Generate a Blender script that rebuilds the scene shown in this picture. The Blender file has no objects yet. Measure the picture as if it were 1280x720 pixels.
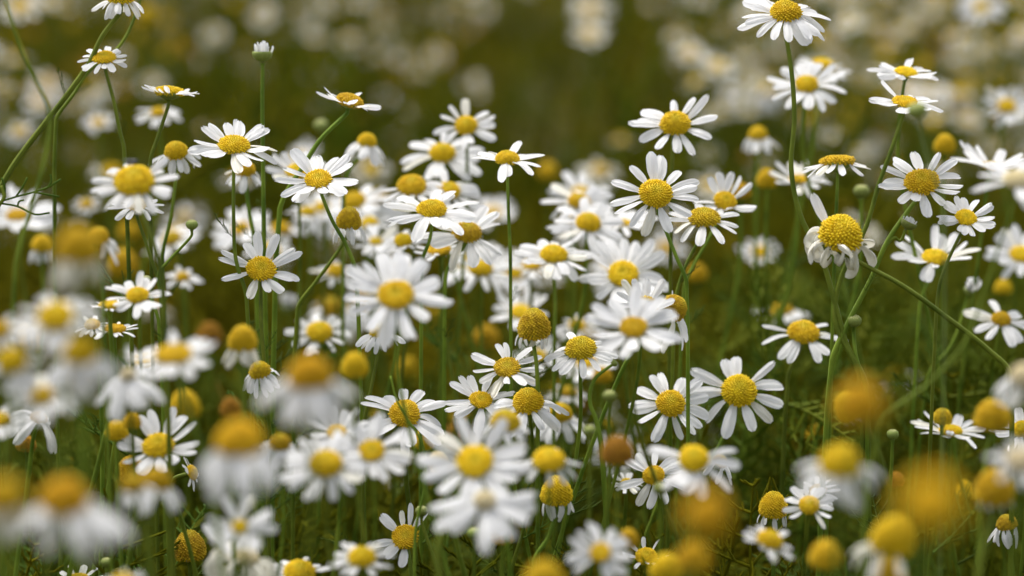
import bpy, math, random
import numpy as np
from mathutils import Vector, Matrix

# ------------------------------------------------------------------ camera
S = bpy.context.scene
COL = S.collection
CAM_Z, PITCH, LENS = 0.52, math.radians(10), 100.0
cam_d = bpy.data.cameras.new('camera'); cam = bpy.data.objects.new('camera', cam_d); COL.objects.link(cam)
cam.location = (0, 0, CAM_Z); cam.rotation_euler = (math.radians(90) - PITCH, 0, 0)
cam_d.lens = LENS; cam_d.sensor_width = 36; cam_d.clip_start = 0.02; cam_d.clip_end = 500
cam_d.dof.use_dof = True; cam_d.dof.focus_distance = 0.71; cam_d.dof.aperture_fstop = 9.5
S.camera = cam
# ------------------------------------------------------------------ light: overcast day
SUN_EL, SUN_AZ = math.radians(68), math.radians(-35)          # azimuth from +Y, to the left and behind the field
w = bpy.data.worlds.new('World'); S.world = w; w.use_nodes = True
nt = w.node_tree; nt.nodes.clear()
wo = nt.nodes.new('ShaderNodeOutputWorld'); bg = nt.nodes.new('ShaderNodeBackground'); sky = nt.nodes.new('ShaderNodeTexSky')
sky.sky_type = 'NISHITA'; sky.sun_disc = False; sky.sun_elevation = SUN_EL; sky.sun_rotation = SUN_AZ
sky.air_density = 0.7; sky.dust_density = 4.0; sky.ozone_density = 0.6
bg.inputs[1].default_value = 0.15
hs0 = nt.nodes.new('ShaderNodeHueSaturation'); hs0.inputs['Saturation'].default_value = .40      # cloud cover greys the blue
nt.links.new(sky.outputs[0], hs0.inputs['Color']); nt.links.new(hs0.outputs[0], bg.inputs[0]); nt.links.new(bg.outputs[0], wo.inputs[0])
sun_d = bpy.data.lights.new('sun', 'SUN'); sun_d.energy = 1.7; sun_d.angle = math.radians(30); sun_d.color = (1, 0.96, 0.90)
sun = bpy.data.objects.new('sun', sun_d); COL.objects.link(sun)
sdir = Vector((math.sin(SUN_AZ) * math.cos(SUN_EL), math.cos(SUN_AZ) * math.cos(SUN_EL), math.sin(SUN_EL)))
sun.rotation_euler = sdir.to_track_quat('Z', 'Y').to_euler()
S.view_settings.view_transform = 'Standard'; S.view_settings.look = 'None'
S.view_settings.exposure = 0.98; S.view_settings.gamma = 1; S.view_settings.use_curve_mapping = False
S.render.engine = 'CYCLES'
S.cycles.max_bounces = 6; S.cycles.transmission_bounces = 4; S.cycles.diffuse_bounces = 4

# ------------------------------------------------------------------ helpers
RIGHT = Vector((1, 0, 0)); FWD = Vector((0, math.cos(PITCH), -math.sin(PITCH))); UP = Vector((0, math.sin(PITCH), math.cos(PITCH)))
CAM = Vector((0, 0, CAM_Z)); PX = 36.0 / LENS / 1280.0        # metres per photo pixel at one metre
def at(px, py, d):
    return CAM + FWD * d + RIGHT * ((px - 640) * PX * d) + UP * ((360 - py) * PX * d)
def ss(a, b, x):
    t = min(1, max(0, (x - a) / (b - a))); return t * t * (3 - 2 * t)

class MB:
    """collects verts and faces of ONE mesh"""
    def __init__(s): s.v = []; s.f = []
    def tube(s, pts, rads, n=7, cap=True):
        pts = [Vector(p) for p in pts]; b = len(s.v); ref = None
        for i, p in enumerate(pts):
            t = (pts[min(i + 1, len(pts) - 1)] - pts[max(i - 1, 0)])
            if t.length < 1e-9: t = Vector((0, 0, 1))
            t.normalize()
            if ref is None: ref = t.orthogonal().normalized()
            ref = (ref - t * ref.dot(t)); ref = ref.normalized() if ref.length > 1e-6 else t.orthogonal().normalized()
            bi = t.cross(ref)
            for k in range(n):
                a = 2 * math.pi * k / n; rads_k = rads[i] * (1.14 if n >= 8 and k % 2 else (.90 if n >= 8 else 1))
                s.v.append(p + (ref * math.cos(a) + bi * math.sin(a)) * rads_k)
        for i in range(len(pts) - 1):
            for k in range(n):
                a = b + i * n + k; c = b + i * n + (k + 1) % n
                s.f.append((a, c, c + n, a + n))
        if cap:
            s.f.append(tuple(b + k for k in reversed(range(n)))); e = b + (len(pts) - 1) * n
            s.f.append(tuple(e + k for k in range(n)))
    def lathe(s, prof, n=20, wob=0.0, wn=8):
        b = len(s.v)
        for (r, z) in prof:
            for k in range(n):
                a = 2 * math.pi * k / n; q = r * (1 + wob * math.cos(a * wn))
                s.v.append(Vector((q * math.cos(a), q * math.sin(a), z)))
        for i in range(len(prof) - 1):
            for k in range(n):
                a = b + i * n + k; c = b + i * n + (k + 1) % n
                s.f.append((a, c, c + n, a + n))
        s.f.append(tuple(b + k for k in reversed(range(n)))); e = b + (len(prof) - 1) * n
        s.f.append(tuple(e + k for k in range(n)))
    def mesh(s, name, m, smooth=True):
        me = bpy.data.meshes.new(name); me.from_pydata([tuple(p) for p in s.v], [], s.f); me.update()
        me.materials.append(m)
        if smooth: me.polygons.foreach_set('use_smooth', [True] * len(me.polygons))
        return me
def link(name, me, parent=None, M=None, mat=None):
    o = bpy.data.objects.new(name, me); COL.objects.link(o)
    if parent is not None: o.parent = parent
    if M is not None: o.matrix_basis = M
    if mat is not None and me is not None and len(o.material_slots):
        o.material_slots[0].link = 'OBJECT'; o.material_slots[0].material = mat
    return o
def tag(o, label=None, cat=None, group=None, kind=None):
    if label: o['label'] = label
    if cat: o['category'] = cat
    if group: o['group'] = group
    if kind: o['kind'] = kind
    return o
def thing(name, loc, label, cat, group=None):
    o = bpy.data.objects.new(name, None); COL.objects.link(o); o.location = loc; o.empty_display_size = .005
    return tag(o, label, cat, group)

# ------------------------------------------------------------------ materials
def mat(name, c1, c2=None, scale=200, rough=.6, translucent=0.0, rand=0.0, bump=0.0, coord='Object', spec=.3, tcol=None, stretch=None, age=0):
    m = bpy.data.materials.new(name); m.use_nodes = True; n = m.node_tree; n.nodes.clear()
    out = n.nodes.new('ShaderNodeOutputMaterial'); p = n.nodes.new('ShaderNodeBsdfPrincipled')
    p.inputs['Roughness'].default_value = rough; p.inputs['Specular IOR Level'].default_value = spec
    tc = n.nodes.new('ShaderNodeTexCoord'); no = n.nodes.new('ShaderNodeTexNoise'); no.inputs['Scale'].default_value = scale
    no.inputs['Detail'].default_value = 4
    if stretch:
        mp = n.nodes.new('ShaderNodeMapping'); mp.inputs['Scale'].default_value = stretch
        n.links.new(tc.outputs[coord], mp.inputs[0]); n.links.new(mp.outputs[0], no.inputs['Vector'])
    else: n.links.new(tc.outputs[coord], no.inputs['Vector'])
    cr = n.nodes.new('ShaderNodeValToRGB'); cr.color_ramp.elements[0].position = .32; cr.color_ramp.elements[1].position = .68
    cr.color_ramp.elements[0].color = (*c1, 1); cr.color_ramp.elements[1].color = (*(c2 or c1), 1)
    n.links.new(no.outputs['Fac'], cr.inputs[0]); col = cr.outputs[0]
    if rand:
        oi = n.nodes.new('ShaderNodeObjectInfo'); hs = n.nodes.new('ShaderNodeHueSaturation')
        mr = n.nodes.new('ShaderNodeMapRange'); mr.inputs[3].default_value = 1 - rand; mr.inputs[4].default_value = 1 + rand
        n.links.new(oi.outputs['Random'], mr.inputs[0]); n.links.new(mr.outputs[0], hs.inputs['Value'])
        m2 = n.nodes.new('ShaderNodeMapRange'); m2.inputs[3].default_value = .5 - rand * .06; m2.inputs[4].default_value = .5 + rand * .06
        n.links.new(oi.outputs['Random'], m2.inputs[0]); n.links.new(m2.outputs[0], hs.inputs['Hue'])
        n.links.new(col, hs.inputs['Color']); col = hs.outputs[0]
    if age:
        vl = n.nodes.new('ShaderNodeVectorMath'); vl.operation = 'LENGTH'; mp2 = n.nodes.new('ShaderNodeMapping'); mp2.inputs['Scale'].default_value = (1, 1, 0)
        ra = n.nodes.new('ShaderNodeMapRange'); ra.inputs[1].default_value = .12; ra.inputs[2].default_value = .62; ra.inputs[3].default_value = age; ra.inputs[4].default_value = 0
        mc = n.nodes.new('ShaderNodeMix'); mc.data_type = 'RGBA'; mc.inputs[7].default_value = (.46, .40, .012, 1)
        n.links.new(tc.outputs['Object'], mp2.inputs[0]); n.links.new(mp2.outputs[0], vl.inputs[0]); n.links.new(vl.outputs['Value'], ra.inputs[0])
        n.links.new(ra.outputs[0], mc.inputs[0]); n.links.new(col, mc.inputs[6]); col = mc.outputs[2]
    n.links.new(col, p.inputs['Base Color'])
    if bump:
        b = n.nodes.new('ShaderNodeBump'); b.inputs['Strength'].default_value = bump; b.inputs['Distance'].default_value = .0006
        n.links.new(no.outputs['Fac'], b.inputs['Height']); n.links.new(b.outputs[0], p.inputs['Normal'])
    if translucent:
        t = n.nodes.new('ShaderNodeBsdfTranslucent'); mx = n.nodes.new('ShaderNodeMixShader'); mx.inputs[0].default_value = translucent
        if tcol: t.inputs[0].default_value = (*tcol, 1)
        else: n.links.new(col, t.inputs[0])
        n.links.new(p.outputs[0], mx.inputs[1]); n.links.new(t.outputs[0], mx.inputs[2]); n.links.new(mx.outputs[0], out.inputs[0])
    else: n.links.new(p.outputs[0], out.inputs[0])
    return m
M_PETAL = mat('petal_white', (.85, .85, .845), (.90, .90, .895), 3.0, .55, .42, 0.04, .6, stretch=(1, 14, 1))
M_PALE = mat('petal_pale', (.70, .67, .55), (.84, .83, .76), 3.0, .6, .34, 0.08, .2, stretch=(1, 10, 1))
M_CREAM = mat('petal_wilted', (.62, .55, .36), (.76, .72, .58), 3.0, .7, .2, .08, .3, stretch=(1, 10, 1))
DISC = {
 'y': mat('disc_yellow', (.58, .37, .003), (.84, .61, .010), 3.5, .7, 0, .10, age=.55),
 'g': mat('disc_olive', (.40, .25, .005), (.72, .52, .012), 3, .7, 0, .12, age=.7),
 'o': mat('disc_gold', (.50, .32, .002), (.74, .51, .006), 3, .7, 0, .12, age=.2),
 'n': mat('disc_old_gold', (.50, .28, .003), (.74, .46, .005), 2.5, .75, 0, .10),
 'b': mat('disc_brown', (.18, .08, .008), (.52, .27, .01), 4, .8, 0, .10),
 'c': mat('disc_cream', (.60, .50, .28), (.74, .66, .44), 6, .8, 0, .08)}
M_STEM = mat('stem_green', (.075, .120, .008), (.185, .240, .022), 120, .6, 0, .25, .3, spec=.15)
M_STEMP = mat('stem_pale', (.13, .19, .045), (.20, .26, .075), 120, .55, 0, .15, .3)
M_CUP = mat('calyx_green', (.13, .18, .02), (.26, .30, .07), 500, .6, 0, .15, .3)
M_LEAF = mat('leaf_green', (.050, .095, .008), (.10, .155, .016), 150, .6, .25, .25, spec=.1)
M_UNDER = mat('undergrowth_green', (.045, .086, .0015), (.215, .172, .004), 3.6, .8, .34, 0, 0, spec=.05)
M_SPRAY = mat('spray_green', (.052, .098, .003), (.185, .200, .008), 18, .7, .3, 0, 0, spec=.1)
M_DRY = mat('dry_stalks', (.16, .10, .015), (.30, .19, .035), 30, .8, spec=.1)
M_FLY = mat('fly_black', (.012, .012, .014), (.03, .03, .035), 900, .35)
M_WING = mat('fly_wing', (.03, .03, .03), (.06, .06, .05), 900, .3, .2)

# ------------------------------------------------------------------ the ground and the sky
def soil():
    m = bpy.data.materials.new('soil'); m.use_nodes = True; n = m.node_tree; p = n.nodes['Principled BSDF']
    tc = n.nodes.new('ShaderNodeTexCoord'); a = n.nodes.new('ShaderNodeTexNoise'); a.inputs['Scale'].default_value = 22; a.inputs['Detail'].default_value = 8
    b = n.nodes.new('ShaderNodeTexNoise'); b.inputs['Scale'].default_value = 2.2
    r = n.nodes.new('ShaderNodeValToRGB'); r.color_ramp.elements[0].color = (.030, .028, .008, 1); r.color_ramp.elements[1].color = (.060, .075, .014, 1)
    r.color_ramp.elements[0].position = .35; r.color_ramp.elements[1].position = .65
    mx = n.nodes.new('ShaderNodeMix'); mx.data_type = 'RGBA'; mx.inputs[7].default_value = (.10, .075, .020, 1)
    n.links.new(tc.outputs['Object'], a.inputs['Vector']); n.links.new(tc.outputs['Object'], b.inputs['Vector'])
    n.links.new(a.outputs['Fac'], r.inputs[0]); n.links.new(r.outputs[0], mx.inputs[6]); n.links.new(b.outputs['Fac'], mx.inputs[0])
    n.links.new(mx.outputs[2], p.inputs['Base Color']); p.inputs['Roughness'].default_value = .95
    return m
g = MB(); N = 60; rng = random.Random(3)
xs = [math.copysign(abs(t) ** 3 * 200, t) for t in np.linspace(-1, 1, N)]; ys = [-4 + 300 * (t ** 3) for t in np.linspace(0, 1, N)]
for y in ys:
    for x in xs: g.v.append(Vector((x, y, -.004 + rng.uniform(-.006, .004) if abs(x) < 3 and y < 10 else -.01)))
for j in range(N - 1):
    for i in range(N - 1): a = j * N + i; g.f.append((a, a + 1, a + N + 1, a + N))
tag(link('ground', g.mesh('ground', soil())), 'dark olive soil under the chamomile field', kind='structure')

# ------------------------------------------------------------------ mesh library of flower parts
rnd = random.Random(11)
def petal_geo(kap, seed, nu=10, nv=7, twist=0., notch=.035, cup=.05):
    """unit-length petal along +X, face up +Z; kap = total bend in degrees (negative droops)"""
    r = random.Random(seed); v = []; f = []
    wmax = r.uniform(.140, .200); side = r.uniform(-.09, .09); base = r.uniform(.36, .55); ph = r.uniform(-.5, .5); gro = r.uniform(.018, .034); notch = r.choice((.02, .04, .06, .09))
    x = z = 0.0; px_, pz_ = [], []
    for i in range(nu + 1):
        u = i / nu; ang = math.radians(kap) * (u ** 1.2) + math.radians(5) * math.sin(u * 5 + ph * 4)
        px_.append((x, z, ang)); x += math.cos(ang) / nu; z += math.sin(ang) / nu
    for i in range(nu + 1):
        u = i / nu; cx, cz, ang = px_[i]
        wu = wmax * (base + (1 - base) * ss(0, .5, u))
        if u > .70: wu *= max(.0, 1 - ((u - .70) / .308) ** 2.6) ** .5 
        for j in range(nv):
            q = -1 + 2 * j / (nv - 1)
            tip = -notch * (1 - math.cos(q * 3 * math.pi + math.pi)) * .5 * ss(.8, 1, u)
            zz = gro * math.cos(q * 2.0 * math.pi) * ss(0, .25, u) * (1 - .3 * u) - cup * q * q * wu / .15
            yy = q * wu + side * u * u
            tw = twist * u; y2 = yy * math.cos(tw) - zz * math.sin(tw); z2 = yy * math.sin(tw) + zz * math.cos(tw)
            v.append(Vector((cx + math.cos(ang) * tip - math.sin(ang) * z2, y2, cz + math.sin(ang) * tip + math.cos(ang) * z2)))
    for i in range(nu):
        for j in range(nv - 1): a = i * nv + j; f.append((a, a + 1, a + nv + 1, a + nv))
    return v, f
def petal_mesh(kap, seed, m=None, **k):
    b = MB(); b.v, b.f = petal_geo(kap, seed, **k); return b.mesh('petal', m or M_PETAL)
PET = {'flat': [petal_mesh(rnd.uniform(-10, 12), i, cup=rnd.uniform(-.04, .07)) for i in range(9)],
       'droop': [petal_mesh(rnd.uniform(-34, -10), 40 + i, cup=rnd.uniform(0, .09)) for i in range(9)],
       'hang': [petal_mesh(rnd.uniform(-75, -40), 80 + i, cup=rnd.uniform(.02, .10), twist=rnd.uniform(-.3, .3)) for i in range(8)],
       'curl': [petal_mesh(rnd.uniform(-330, -170), 120 + i, M_CREAM, nu=18, twist=rnd.uniform(-2.0, 2.0), cup=.12) for i in range(8)],
       'wilt': [petal_mesh(rnd.uniform(-300, -130), 200 + i, M_PALE, nu=18, twist=rnd.uniform(-1.6, 1.6), cup=.12) for i in range(8)],
       'tip': [petal_mesh(rnd.uniform(20, 55), 160 + i, cup=-.10) for i in range(5)]}

def disc_prof(h, n=12, over=1.0):
    out = []
    for i in range(n + 1):
        a = (i / n) * math.pi / 2 * 1.12
        r = math.sin(min(a, math.pi / 2)) ** (.92) * (1 if a < math.pi / 2 else 1 - .25 * (a - math.pi / 2) / .19)
        out.append((r, h * math.cos(a)))
    return out
def disc_mesh(h, seed, spacing=.165, detail=True, dimple=0):
    r = random.Random(seed); b = MB()
    pr = disc_prof(h); lump = [(r.uniform(0, 6.28), r.uniform(.02, .06)) for _ in range(3)]
    def warp(p):
        a = math.atan2(p.y, p.x); k = 1 + sum(m_ * math.cos((i + 1) * a + q) for i, (q, m_) in enumerate(lump)) * .6
        z = p.z - (dimple * h * math.exp(-((p.x ** 2 + p.y ** 2) / .05)) if dimple else 0)
        return Vector((p.x * k, p.y * k, z))
    prof = [(max(a * .95, .002), z * .95) for a, z in pr]
    b.lathe(list(reversed(prof)), 22)
    # arc length table for an even spiral of florets
    fine = disc_prof(h, 200); area = [0]
    for i in range(1, len(fine)):
        ds = math.hypot(fine[i][0] - fine[i - 1][0], fine[i][1] - fine[i - 1][1]); area.append(area[-1] + ds * (fine[i][0] + fine[i - 1][0]) * math.pi)
    n = int(area[-1] / (spacing ** 2) * 1.05); k = 0
    if detail:
        for i in range(n):
            A = area[-1] * (i + .5) / n
            while area[k] < A: k += 1
            rr, zz = fine[k]; a = i * 2.39996 + r.uniform(-.03, .03)
            p = Vector((rr * math.cos(a), rr * math.sin(a), zz))
            kk = min(k + 1, len(fine) - 1); k0 = max(k - 1, 0)
            tr, tz = fine[kk][0] - fine[k0][0], fine[kk][1] - fine[k0][1]; q = math.hypot(tr, tz) or 1
            nm = Vector((-tz / q * math.cos(a), -tz / q * math.sin(a), tr / q)); nm = nm if nm.length > .1 else Vector((0, 0, 1))
            nm = (nm + Vector((0, 0, .25))).normalized()
            o = nm.orthogonal().normalized(); o2 = nm.cross(o); qa = i / n; s_ = spacing * (.38 + .14 * ss(.1, .6, qa)) * r.uniform(.75, 1.15); hh = spacing * r.uniform(.45, .95) * (.7 + .5 * ss(.1, .6, qa)) * (1.25 if r.random() < .15 else 1)
            ba = len(b.v); m_ = 5
            for (fr, fh) in ((1.0, -.25), (.95, .55), (.45, 1.0)):
                for t in range(m_):
                    g_ = 2 * math.pi * t / m_; b.v.append(p + (o * math.cos(g_) + o2 * math.sin(g_)) * s_ * fr + nm * hh * fh)
            for l in range(2):
                for t in range(m_): c = ba + l * m_ + t; e = ba + l * m_ + (t + 1) % m_; b.f.append((c, e, e + m_, c + m_))
            b.f.append(tuple(ba + 2 * m_ + t for t in range(m_)))
    b.v = [warp(p) for p in b.v]
    return b.mesh('disc', DISC['y'], True)
HH = {'F': .42, 'U': .60, 'D': .80, 'R': 1.10, 'C': 1.45, 'B': 1.45, 'W': 1.05, 'O': .3}
DM = {k: [disc_mesh(h * random.Random(i).uniform(.93, 1.08), i + 7, dimple=.25 if k in 'FUW' else 0) for i in range(3)] for k, h in HH.items()}
def cup_mesh(seed):
    b = MB(); b.lathe([(.10, -.62), (.16, -.52), (.45, -.42), (.74, -.28), (.93, -.10), (.97, .02), (.85, .05)], 30, .035, 15)
    return b.mesh('calyx', M_CUP)
CUP = [cup_mesh(0)]
def budcup_mesh():
    b = MB(); b.lathe([(.12, -.95), (.2, -.85), (.62, -.68), (.92, -.30), (1.0, .05), (.90, .40), (.66, .62), (.35, .70), (.05, .66)], 36, .05, 12)
    return b.mesh('calyx', M_CUP)
BUDCUP = budcup_mesh()
_b = MB(); _b.lathe([(.12, -.82), (.22, -.74), (.66, -.58), (.95, -.22), (1.0, .12), (.90, .26), (.70, .16), (.1, .0)], 36, .05, 12); OPENCUP = _b.mesh('calyx', M_CUP)
def florets_mesh():
    b = MB(); r = random.Random(5)
    for i in range(26):
        a = i * 2.4; q = .62 * math.sqrt(i / 26); p = Vector((q * math.cos(a), q * math.sin(a), .62 - q * q * .3))
        b.tube([p, p + Vector((math.cos(a) * q * .1, math.sin(a) * q * .1, .12)), p + Vector((0, 0, .2))], [.075, .09, .03], 6)
    return b.mesh('florets', mat('bud_floret', (.42, .42, .14), (.62, .62, .30), 6, .6))
BUDFLO = florets_mesh()
# feathery leaves
def thread(b, p, q, r0, r1, n=3):
    p, q = Vector(p), Vector(q); m = (p + q) * .5; m.z += (q - p).length * .06
    b.tube([p, m, q], [r0, (r0 + r1) * .5, r1], n, False)
def leaf_geo(seed, fine=True):
    """thread-like chamomile leaf, unit length along +X"""
    r = random.Random(seed); b = MB(); n = 8; pts = []; p = Vector((0, 0, 0)); bend = r.uniform(-.9, .9); lift = r.uniform(-.4, .5)
    for i in range(n + 1):
        u = i / n; pts.append(p.copy()); p = p + Vector((1, bend * u * .5, lift * (u - .5))).normalized() / n
    b.tube(pts, [.016 - .010 * i / n for i in range(n + 1)], 3, False)
    for i in range(1, n + 1):
        u = i / n
        for s in (-1, 1):
            if r.random() < .12: continue
            L = .34 * math.sin(math.pi * min(.95, u * .8 + .15)) * r.uniform(.7, 1.2)
            d = Vector((.75, s * 1.0, r.uniform(-.2, .5))).normalized(); e = pts[i] + d * L
            thread(b, pts[i], e, .010, .006)
            if fine:
                for t in (.35, .6, .82):
                    o = pts[i] + (e - pts[i]) * t; d2 = (d + Vector((r.uniform(.2, 1.1), s * r.uniform(-.9, .5), r.uniform(-.5, .6)))).normalized()
                    thread(b, o, o + d2 * L * r.uniform(.25, .5), .008, .005)
    return b
LEAF = []
for i in range(6): LEAF.append(leaf_geo(i).mesh('leaf', M_LEAF))

# ------------------------------------------------------------------ flower builder
def crom(P, n=6):
    out = []; Q = [P[0] * 2 - P[1]] + P + [P[-1] * 2 - P[-2]]
    tan = []
    for i in range(1, len(Q) - 1):                                      # tangents limited by the shorter neighbour: no overshoot
        u, v = Q[i] - Q[i - 1], Q[i + 1] - Q[i]; m = (u.normalized() + v.normalized()); m = m.normalized() if m.length > 1e-6 else v.normalized()
        tan.append(m * min(u.length, v.length))
    for i in range(len(P) - 1):
        b, c = P[i], P[i + 1]; L = (c - b).length; m0, m1 = tan[i], tan[i + 1]
        m0 = m0.normalized() * min(L, m0.length * 2.2); m1 = m1.normalized() * min(L, m1.length * 2.2)
        for k in range(n):
            t = k / n; out.append(b * (2*t**3 - 3*t*t + 1) + m0 * (t**3 - 2*t*t + t) + c * (-2*t**3 + 3*t*t) + m1 * (t**3 - t*t))
    out.append(P[-1]); return out
def axis_of(e, roll):
    e, r = math.radians(e), math.radians(roll)
    return (RIGHT * (math.sin(r) * math.cos(e)) + UP * (math.cos(r) * math.cos(e)) - FWD * math.sin(e)).normalized()
def frame(ax, spin, origin):
    x = ax.orthogonal().normalized(); y = ax.cross(x)
    x2 = x * math.cos(spin) + y * math.sin(spin); y2 = ax.cross(x2)
    return Matrix(((x2.x, y2.x, ax.x, origin.x), (x2.y, y2.y, ax.y, origin.y), (x2.z, y2.z, ax.z, origin.z), (0, 0, 0, 1)))
COSAV = {'F': 1, 'U': .93, 'D': .96, 'R': .72, 'C': .45, 'B': .5, 'W': .6, 'O': .5}
EL = {'F': 6, 'U': 24, 'D': 0, 'R': -34, 'C': -62, 'B': -70, 'W': -12, 'O': 62}
NAME = {'K': ('chamomile_bud', 'flower bud', 'chamomile buds not yet open'), 'O': ('chamomile_bud', 'flower bud', 'chamomile buds not yet open'),
        'B': ('chamomile_seed_head', 'seed head', 'bare yellow chamomile heads without petals')}
FLW = ('chamomile_flower', 'flower', 'white chamomile flowers of the field')

def head(root, o0, kind, org, ax, R, L, N, rr, tone, arc=None, near=True, el=None, pmat=None, wf=1.0):
    """the parts of one flower head; o0 = world position of the parent, pieces are placed relative to it"""
    T = Matrix.Translation(-o0); F = frame(ax, rr.uniform(0, 6.28), org)
    def put(name, me, M, m=None): return link(name, me, root, T @ M, m)
    sc = Matrix.Scale(R, 4)
    if kind == 'K':
        put('calyx', BUDCUP, F @ sc); put('florets', BUDFLO, F @ sc); return
    if kind == 'O':
        put('calyx', OPENCUP, F @ sc)
        N += 12
        for i in range(N):
            a = 2 * math.pi * (i + rr.uniform(-.3, .3)) / N; q = rr.uniform(.30, .85) * R; e = math.radians(rr.uniform(58, 100) - 12 * q / R)
            l = L * (1.15 - .38 * (q / R)) * rr.uniform(.78, 1.15)
            M = F @ Matrix.Rotation(a, 4, 'Z') @ Matrix.Translation((q, 0, -.05 * R)) @ Matrix.Rotation(-e, 4, 'Y') @ Matrix.Rotation(rr.gauss(0, .5), 4, 'X') @ Matrix.Diagonal((l, L * rr.uniform(.65, .95), l, 1))
            put('petal', rr.choice(PET['tip']), M, pmat)
        return
    put('calyx', CUP[0], F @ sc)
    put('disc', rr.choice(DM[kind]), F @ sc, DISC[tone])
    el = EL[kind] if el is None else el
    fam = {'F': 'flat', 'U': 'flat', 'D': 'droop', 'R': 'hang', 'C': 'hang', 'B': 'curl', 'W': 'wilt'}[kind]
    if kind == 'W' and pmat is None: pass
    ph = rr.uniform(0, 6.28); ph2 = rr.uniform(0, 6.28); amp = rr.uniform(2, 11) if kind in 'FUD' else 5; verts, faces = [], []
    for i in range(N):
        a = ph + 2 * math.pi * (i + rr.uniform(-.36, .36)) / N
        if rr.random() < .05: continue
        Fa = F @ Matrix.Rotation(a, 4, 'Z')
        if arc:
            v = Fa.to_3x3() @ Vector((1, 0, 0)); sa = math.degrees(math.atan2(v.dot(UP), v.dot(RIGHT))) % 360; a0, a1 = arc[0] % 360, arc[1] % 360
            if not ((a0 <= sa <= a1) if a0 <= a1 else (sa >= a0 or sa <= a1)): continue
        e = math.radians(el + amp * math.cos(a - ph2) + rr.gauss(0, {'W': 26}.get(kind, 9 if kind in 'FUD' else 12)))
        l = L * rr.uniform(.80, 1.10); wy = L * rr.uniform(.72, 1.14) * wf
        if kind in 'BW': l *= rr.uniform(.7, 1.4) * (1.9 if kind == 'W' else 1); wy = l * (.42 if kind == 'W' else .75)
        f2 = fam if rr.random() > .15 else {'flat': 'droop', 'droop': 'flat', 'hang': 'droop', 'curl': 'curl', 'wilt': 'wilt'}[fam]
        M = Fa @ Matrix.Translation((R * .86, 0, rr.uniform(-.06, .03) * R)) @ Matrix.Rotation(-e, 4, 'Y') @ Matrix.Rotation(rr.gauss(0, .26), 4, 'X') @ Matrix.Rotation(rr.gauss(0, .09), 4, 'Z') @ Matrix.Diagonal((l, wy, l, 1))
        me = rr.choice(PET[f2])
        if near: put('petal', me, M, pmat or (M_PALE if rr.random() < .06 else None))
        else:
            b = len(verts); M2 = T @ M
            verts += [M2 @ q.co for q in me.vertices]; faces += [tuple(b + k for k in p.vertices) for p in me.polygons]
    if kind == 'W':                                                     # the one petal that still stands up
        best = max(range(36), key=lambda q: (F.to_3x3() @ Vector((math.cos(q * .1745), math.sin(q * .1745), 0))).dot(UP - RIGHT * .35))
        put('petal', PET['flat'][2], F @ Matrix.Rotation(best * .1745, 4, 'Z') @ Matrix.Translation((R * .86, 0, 0)) @ Matrix.Rotation(-math.radians(38), 4, 'Y') @ Matrix.Diagonal((L * 1.7, L * 1.3, L * 1.7, 1)), pmat)
    if verts:
        m = MB(); m.v, m.f = verts, faces; link('petals', m.mesh('petals', pmat or M_PETAL), root)

def stem_pts(org, ax, R, way, d, rr, lean=None):
    P = [org - ax * R * .45, org - ax * (R * .45 + (.0015 if way else .004))]
    if way:
        far = [q for q in way if (at(q[0], q[1], q[2] if len(q) > 2 else d) - org).length > .010]
        for q in (far if len(far) > 1 else way[-2:]): P.append(at(q[0], q[1], q[2] if len(q) > 2 else d))
        a, b = P[-2], P[-1]; t = (b - a); z = b.z; k = min(1.2, max(0, z / max(.05, -t.z) * .25)) if t.z < 0 else 0
        g_ = Vector((b.x + t.x * k * .6, b.y + t.y * k * .3 + .02, 0)); P.append((b * .45 + g_ * .55) + Vector((t.x * .4 * k, 0, .02))); P.append(g_)
    else:
        z = org.z; la = lean if lean is not None else rr.uniform(-.12, .12)
        dn = Vector((0, 0, -1))
        P.append(org + (-ax * .75 + dn * .5).normalized() * .022)
        c = P[-1]; gx = c.x + la; gy = c.y + rr.uniform(.0, .08)
        P.append(c + Vector((la * .12 + rr.uniform(-.004, .004), rr.uniform(0, .006), -.05)))
        P.append(c + Vector((la * .45 + rr.uniform(-.006, .006), (gy - c.y) * .5, -(c.z) * .55))); P.append(Vector((gx, gy, 0)))
    return P
def clear(c):
    v = c - CAM; dd = v.dot(FWD); x = 640 + v.dot(RIGHT) / dd / PX; y = 360 - v.dot(UP) / dd / PX
    return all(math.hypot(x - t[1], y - t[2]) > t[3] * .5 + 34 or abs(t[5] - .71) > .09 or dd > t[5] + .02 for t in T)
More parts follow.
